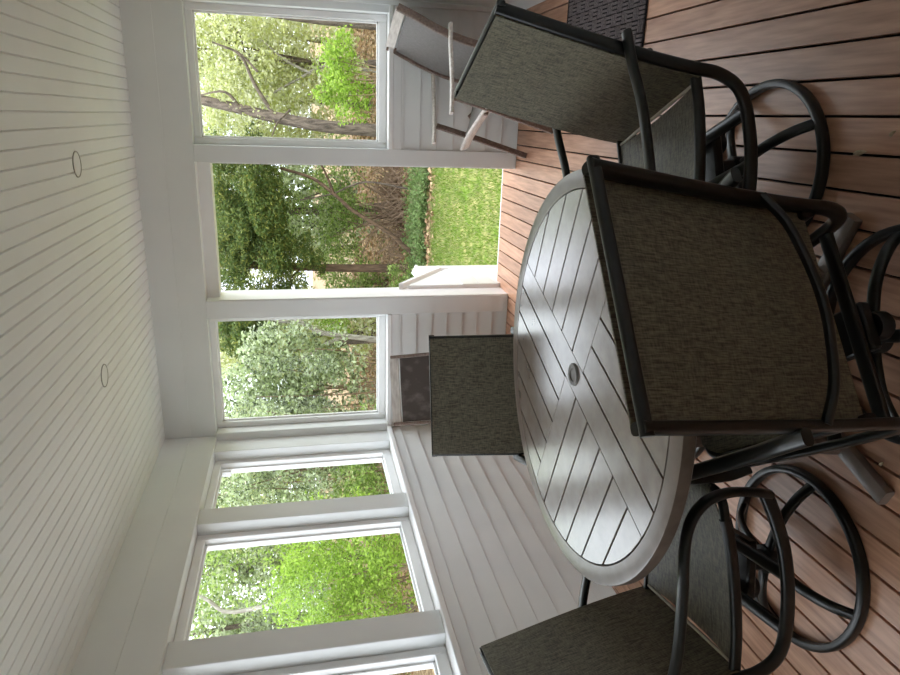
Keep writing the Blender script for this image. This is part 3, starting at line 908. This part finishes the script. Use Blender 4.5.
tree('straight_tree', 'straight brown trunk at the far edge of the right-hand window by the house', 'tree', toground([b0, b1, b2, b2 + (b2-b1)]), 0.09, 0.065,
     blob(at(205, 10, 8.2), (1.3, 0.9, 1.1), 30, 0.32), 60, 0.055, M['pale'], M['bark'])
cb = at(350, 78, 5.0); cb.z = gz(cb.x, cb.y)
cl_ = blob(at(343, 80, 5.0), (0.58, 0.45, 0.36), 46, 0.16)
tree('young_maple', 'bright yellow-green young bush in the right-hand window beside the leaning trunk', 'shrub', [cb, cb + Vector((0.02, 0, 0.35)), at(340, 80, 5.0)], 0.02, 0.01, cl_, 75, 0.05, M['bright'], M['twig'], stems_to(cb, cl_, 12, 0.012, 0.004))
pb = at(300, 70, 8.6); pb.z = gz(pb.x, pb.y)
tree('pale_barked_tree', 'slim pale-barked tree forking behind the bright young bush', 'tree', [pb, at(330, 66, 8.6), at(300, 78, 8.6), at(260, 100, 8.7)], 0.035, 0.02,
     blob(at(250, 60, 9.2), (1.6, 0.9, 1.2), 40, 0.32), 60, 0.055, M['pale'], M['bark_pale'], [([at(312, 74, 8.6), at(285, 60, 8.5), at(262, 40, 8.5)], 0.03, 0.01)])
# ---- trees seen through the doorway
e0, e1, e2 = at(405, 268, 7.4), at(335, 268, 7.4), at(225, 264, 7.4)
ev_cl = blob(at(250, 262, 6.9), (1.35, 0.8, 0.80), 90, 0.28, 0.7) + blob(at(245, 195, 7.0), (1.0, 0.8, 0.75), 85, 0.27, 0.7) + blob(at(245, 330, 5.6), (0.42, 0.5, 0.42), 40, 0.22, 0.7) + blob(at(300, 262, 6.8), (0.45, 0.4, 0.5), 14, 0.22, 0.7)
tree('evergreen_tree', 'dark green evergreen tree with a straight brown trunk seen through the doorway', 'tree', toground([e0, e1, e2, e2 + (e2 - e1)*0.6]), 0.085, 0.06, ev_cl, 260, 0.066, M['ever'], M['bark_brown'],
     [([e1.lerp(e2, 0.3 + 0.1*k), e1.lerp(e2, 0.4 + 0.1*k).lerp(Vector(ev_cl[k*5][0]), 0.6), Vector(ev_cl[k*5][0])], 0.022, 0.008) for k in range(8)], droop=0.4, aspect=0.3)
c0 = [at(404, 246, 6.9), at(388, 232, 6.9), at(372, 222, 6.9), at(352, 210, 6.95), at(334, 194, 7.0), at(312, 178, 7.1), at(280, 168, 7.2)]
mc = blob(at(338, 215, 8.1), (1.6, 0.4, 0.5), 70, 0.26)
tree('crooked_tree', 'slender crooked brown tree curving up in front of the brush beyond the doorway', 'tree', toground(c0), 0.042, 0.026, blob(at(238, 180, 7.6), (0.8, 0.6, 0.8), 24, 0.26), 60, 0.055, M['pale'], M['bark_brown'], [([c0[4], at(325, 172, 6.9), at(318, 160, 6.8)], 0.025, 0.012)])
d0 = [at(404, 188, 7.35), at(370, 182, 7.3), at(350, 186, 7.3), at(332, 194, 7.3), at(300, 200, 7.4)]
tree('thin_sapling', 'thin pale sapling standing at the house side of the crooked tree', 'tree', toground(d0), 0.02, 0.012, blob(at(285, 205, 7.9), (0.8, 0.5, 0.4), 16, 0.24), 60, 0.055, M['mid'], M['bark'])
mb = at(345, 215, 8.1); mb.z = gz(mb.x, mb.y)
tree('leafy_thicket', 'mid green leafy bush filling the gap behind the crooked tree', 'shrub', [mb, mb + Vector((0, 0, 0.5)), mb + Vector((0.1, 0, 1.1))], 0.03, 0.015, mc, 85, 0.055, M['mid'], M['twig'], stems_to(mb, mc, 14))
sb = at(392, 284, 6.6); sb.z = gz(sb.x, sb.y)
sc_ = blob(Vector((sb.x - 0.1, sb.y, sb.z + 0.30)), (0.55, 0.35, 0.26), 22, 0.15)
tree('low_bush', 'low green bush at the foot of the evergreen behind the stair newel', 'shrub', [sb, sb + Vector((0, 0, 0.15)), sb + Vector((0, 0, 0.35))], 0.02, 0.01, sc_, 75, 0.045, M['mid'], M['twig'], stems_to(sb, sc_, 8, 0.01, 0.004))
shrub_at = at(345, 284, 9.6)
gb = Vector((shrub_at.x, shrub_at.y, gz(shrub_at.x, shrub_at.y)))
gcl = blob((shrub_at.x - 0.2, shrub_at.y, gb.z + 0.75), (0.9, 0.5, 0.75), 60, 0.24)
tree('hillside_shrub', 'green shrub behind the evergreen trunk, partly hidden by the doorpost', 'shrub', [gb, gb + Vector((0, 0, 0.4)), gb + Vector((0.05, 0, 0.9))], 0.03, 0.012, gcl, 85, 0.06, M['mid'], M['twig'], stems_to(gb, gcl, 10))
# bare brown brush
def brush(c, r, n, label):
    root = empty('bare_brush', c); tag(root, label, 'bare brush', 'bare brush beyond the doorway')
    paths = []
    for k in range(n):
        b = Vector((rng.normal()*r*0.6, rng.normal()*r*0.35, -0.05))
        d = Vector((rng.normal()*0.9, rng.normal()*0.5, 0.5 + rng.random()*0.8)).normalized()*r*(0.5 + 0.7*rng.random())
        m = b + d*0.5 + Vector((rng.normal(), rng.normal(), rng.normal()))*0.08
        paths.append(([b, m, b + d + Vector((0, 0, -0.1*rng.random()))], 0.009, 0.003))
    tubes('twigs', paths, M['twig'], root)
for (px, Y, r, lab) in ((215, 8.2, 0.8, 'tangle of bare brown twigs under the crooked tree'), (178, 8.6, 0.7, 'tangle of bare brown twigs at the house side of the doorway view'), (360, 7.6, 0.8, 'tangle of bare brown twigs low behind the second window')):
    c = at(390, px, Y); c.z = gz(c.x, c.y); brush(c, r, 200, lab)

# ---- shrubs seen through the window left of the doorway and the side windows
def shrub(name, label, c, r, n, sub, per, size, leafm, shell=0.5, stems=14):
    base = Vector((c[0], c[1], gz(c[0], c[1])))
    cl = blob(c, r, n, sub)
    return tree(name, label, 'shrub', [base, base.lerp(Vector(c), 0.4), Vector(c)], 0.035, 0.015, cl, per, size, leafm, M['twig'], stems_to(base, cl, stems, 0.016, 0.005))
shrub('silvery_shrub', 'large silvery green shrub filling the window between doorway and corner', at(295, 390, 4.6), (1.0, 0.6, 1.15), 200, 0.21, 70, 0.064, M['silver'])
shrub('silvery_shrub', 'silvery green shrub outside the side window nearest the corner', at(272, 472, 3.0), (0.8, 0.8, 1.1), 170, 0.21, 85, 0.05, M['silver'])
shrub('spring_bush', 'fresh bright green bush low outside the side window nearest the corner', at(368, 468, 2.4), (0.7, 0.6, 0.42), 50, 0.17, 80, 0.045, M['mid'])
shrub('spring_bush', 'bright yellow-green bush close outside the second side window from the corner', at(345, 575, 1.0), (0.8, 0.9, 0.85), 190, 0.18, 110, 0.036, M['bright'])
f0 = [at(382, 340, 6.0), at(345, 336, 6.0), at(320, 332, 6.0), at(300, 322, 6.0), at(270, 322, 6.1)]
tree('forked_tree', 'forked pale grey tree seen through the window left of the doorway', 'tree', toground(f0), 0.055, 0.03, blob(at(330, 322, 7.0), (0.35, 0.4, 0.35), 12, 0.2), 70, 0.055, M['bright'], M['bark_pale'],
     [([f0[1], at(322, 346, 5.9), at(296, 362, 5.8), at(262, 366, 5.7)], 0.035, 0.012)])
h0 = [at(420, 560, 1.9), at(320, 590, 1.9), at(235, 612, 1.9), at(208, 600, 1.95), at(188, 592, 2.0)]
tree('white_limbed_tree', 'tree with a curving white limb high in the second side window from the corner', 'tree', toground(h0), 0.03, 0.02, blob(at(215, 565, 2.6), (1.0, 0.8, 0.7), 40, 0.24), 60, 0.05, M['mid'], M['bark_pale'])

# ---- woodland behind, many look-alike trees, each with trunk and crown
protos = []
bgcols = [M['pale'], M['pale'], M['silver']]
def bg_proto(k):
    root = empty('woodland_tree', (0, 0, 0))
    h = 2.4 + 0.5*k
    cl = blob((0, 0, h*0.95), (1.05, 1.05, h*0.9), 110, 0.34)
    leaves('foliage', cl, 105, 0.095, bgcols[k], root)
    tubes('trunk', [([Vector((0, 0, -0.1)), Vector((0.1, 0.05, h*0.6)), Vector((0.05, -0.1, h*1.4))], 0.09, 0.04)] , M['bark'], root)
    tubes('branches', [([Vector((0.08, 0.03, h*(0.4 + 0.08*i))), Vector((0.08, 0.03, h*0.6)).lerp(Vector(cl[i][0]), 0.6), Vector(cl[i][0])], 0.025, 0.008) for i in range(8)], M['bark'], root)
    return root
P0 = [bg_proto(k) for k in range(3)]
spots = []
k = 0
for (r_, off) in ((14.0, 0.0), (16.8, 5.0), (19.8, 2.0)):
  for q in range(9):
    a_ = R(-15 + off + q*10.5*14.0/r_*1.05)
    x, y = CAM.x - r_*math.sin(a_), CAM.y + r_*math.cos(a_)
    spots.append((x, y, k)); k += 1
for (x, y, i) in spots:
    p = P0[i % 3]
    o = p if i < 3 else copy_tree(p)
    o.location = (x, y, gz(x, y)); o.rotation_euler = (0, 0, i*1.3); sc = 0.92 + 0.16*((i*7) % 5)/4
    o.scale = (sc, sc, sc)
    tag(o, 'pale leafy woodland tree in the band of trees far behind the lawn', 'tree', 'woodland trees far behind the lawn')

# ------------------------------------------------------------------ light
w = bpy.data.worlds.new('overcast_sky'); scn.world = w; w.use_nodes = True
nt = w.node_tree; N, L = nt.nodes, nt.links
bg = N['Background']
tc = N.new('ShaderNodeTexCoord'); sp = N.new('ShaderNodeSeparateXYZ'); rp = N.new('ShaderNodeValToRGB')
L.new(tc.outputs['Generated'], sp.inputs[0]); L.new(sp.outputs['Z'], rp.inputs['Fac']); L.new(rp.outputs['Color'], bg.inputs['Color'])
e = rp.color_ramp.elements
e[0].position = 0.0; e[0].color = (0.84, 0.90, 1.0, 1); e[1].position = 1.0; e[1].color = (0.88, 0.93, 1.0, 1)
bg.inputs['Strength'].default_value = 3.4
sd = bpy.data.lights.new('hazy_sun', 'SUN'); so = bpy.data.objects.new('hazy_sun', sd); COL.objects.link(so)
sd.energy = 1.5; sd.angle = R(30); sd.color = (1.0, 0.98, 0.95)
so.rotation_euler = (R(-30), 0, R(-8))

scn.view_settings.view_transform = 'Standard'
scn.view_settings.look = 'None'
scn.view_settings.gamma = 1.0
scn.view_settings.use_curve_mapping = False
scn.view_settings.exposure = 0.42
scn.cycles.max_bounces = 12
scn.cycles.diffuse_bounces = 8
scn.cycles.transparent_max_bounces = 16
scn.cycles.use_denoising = True
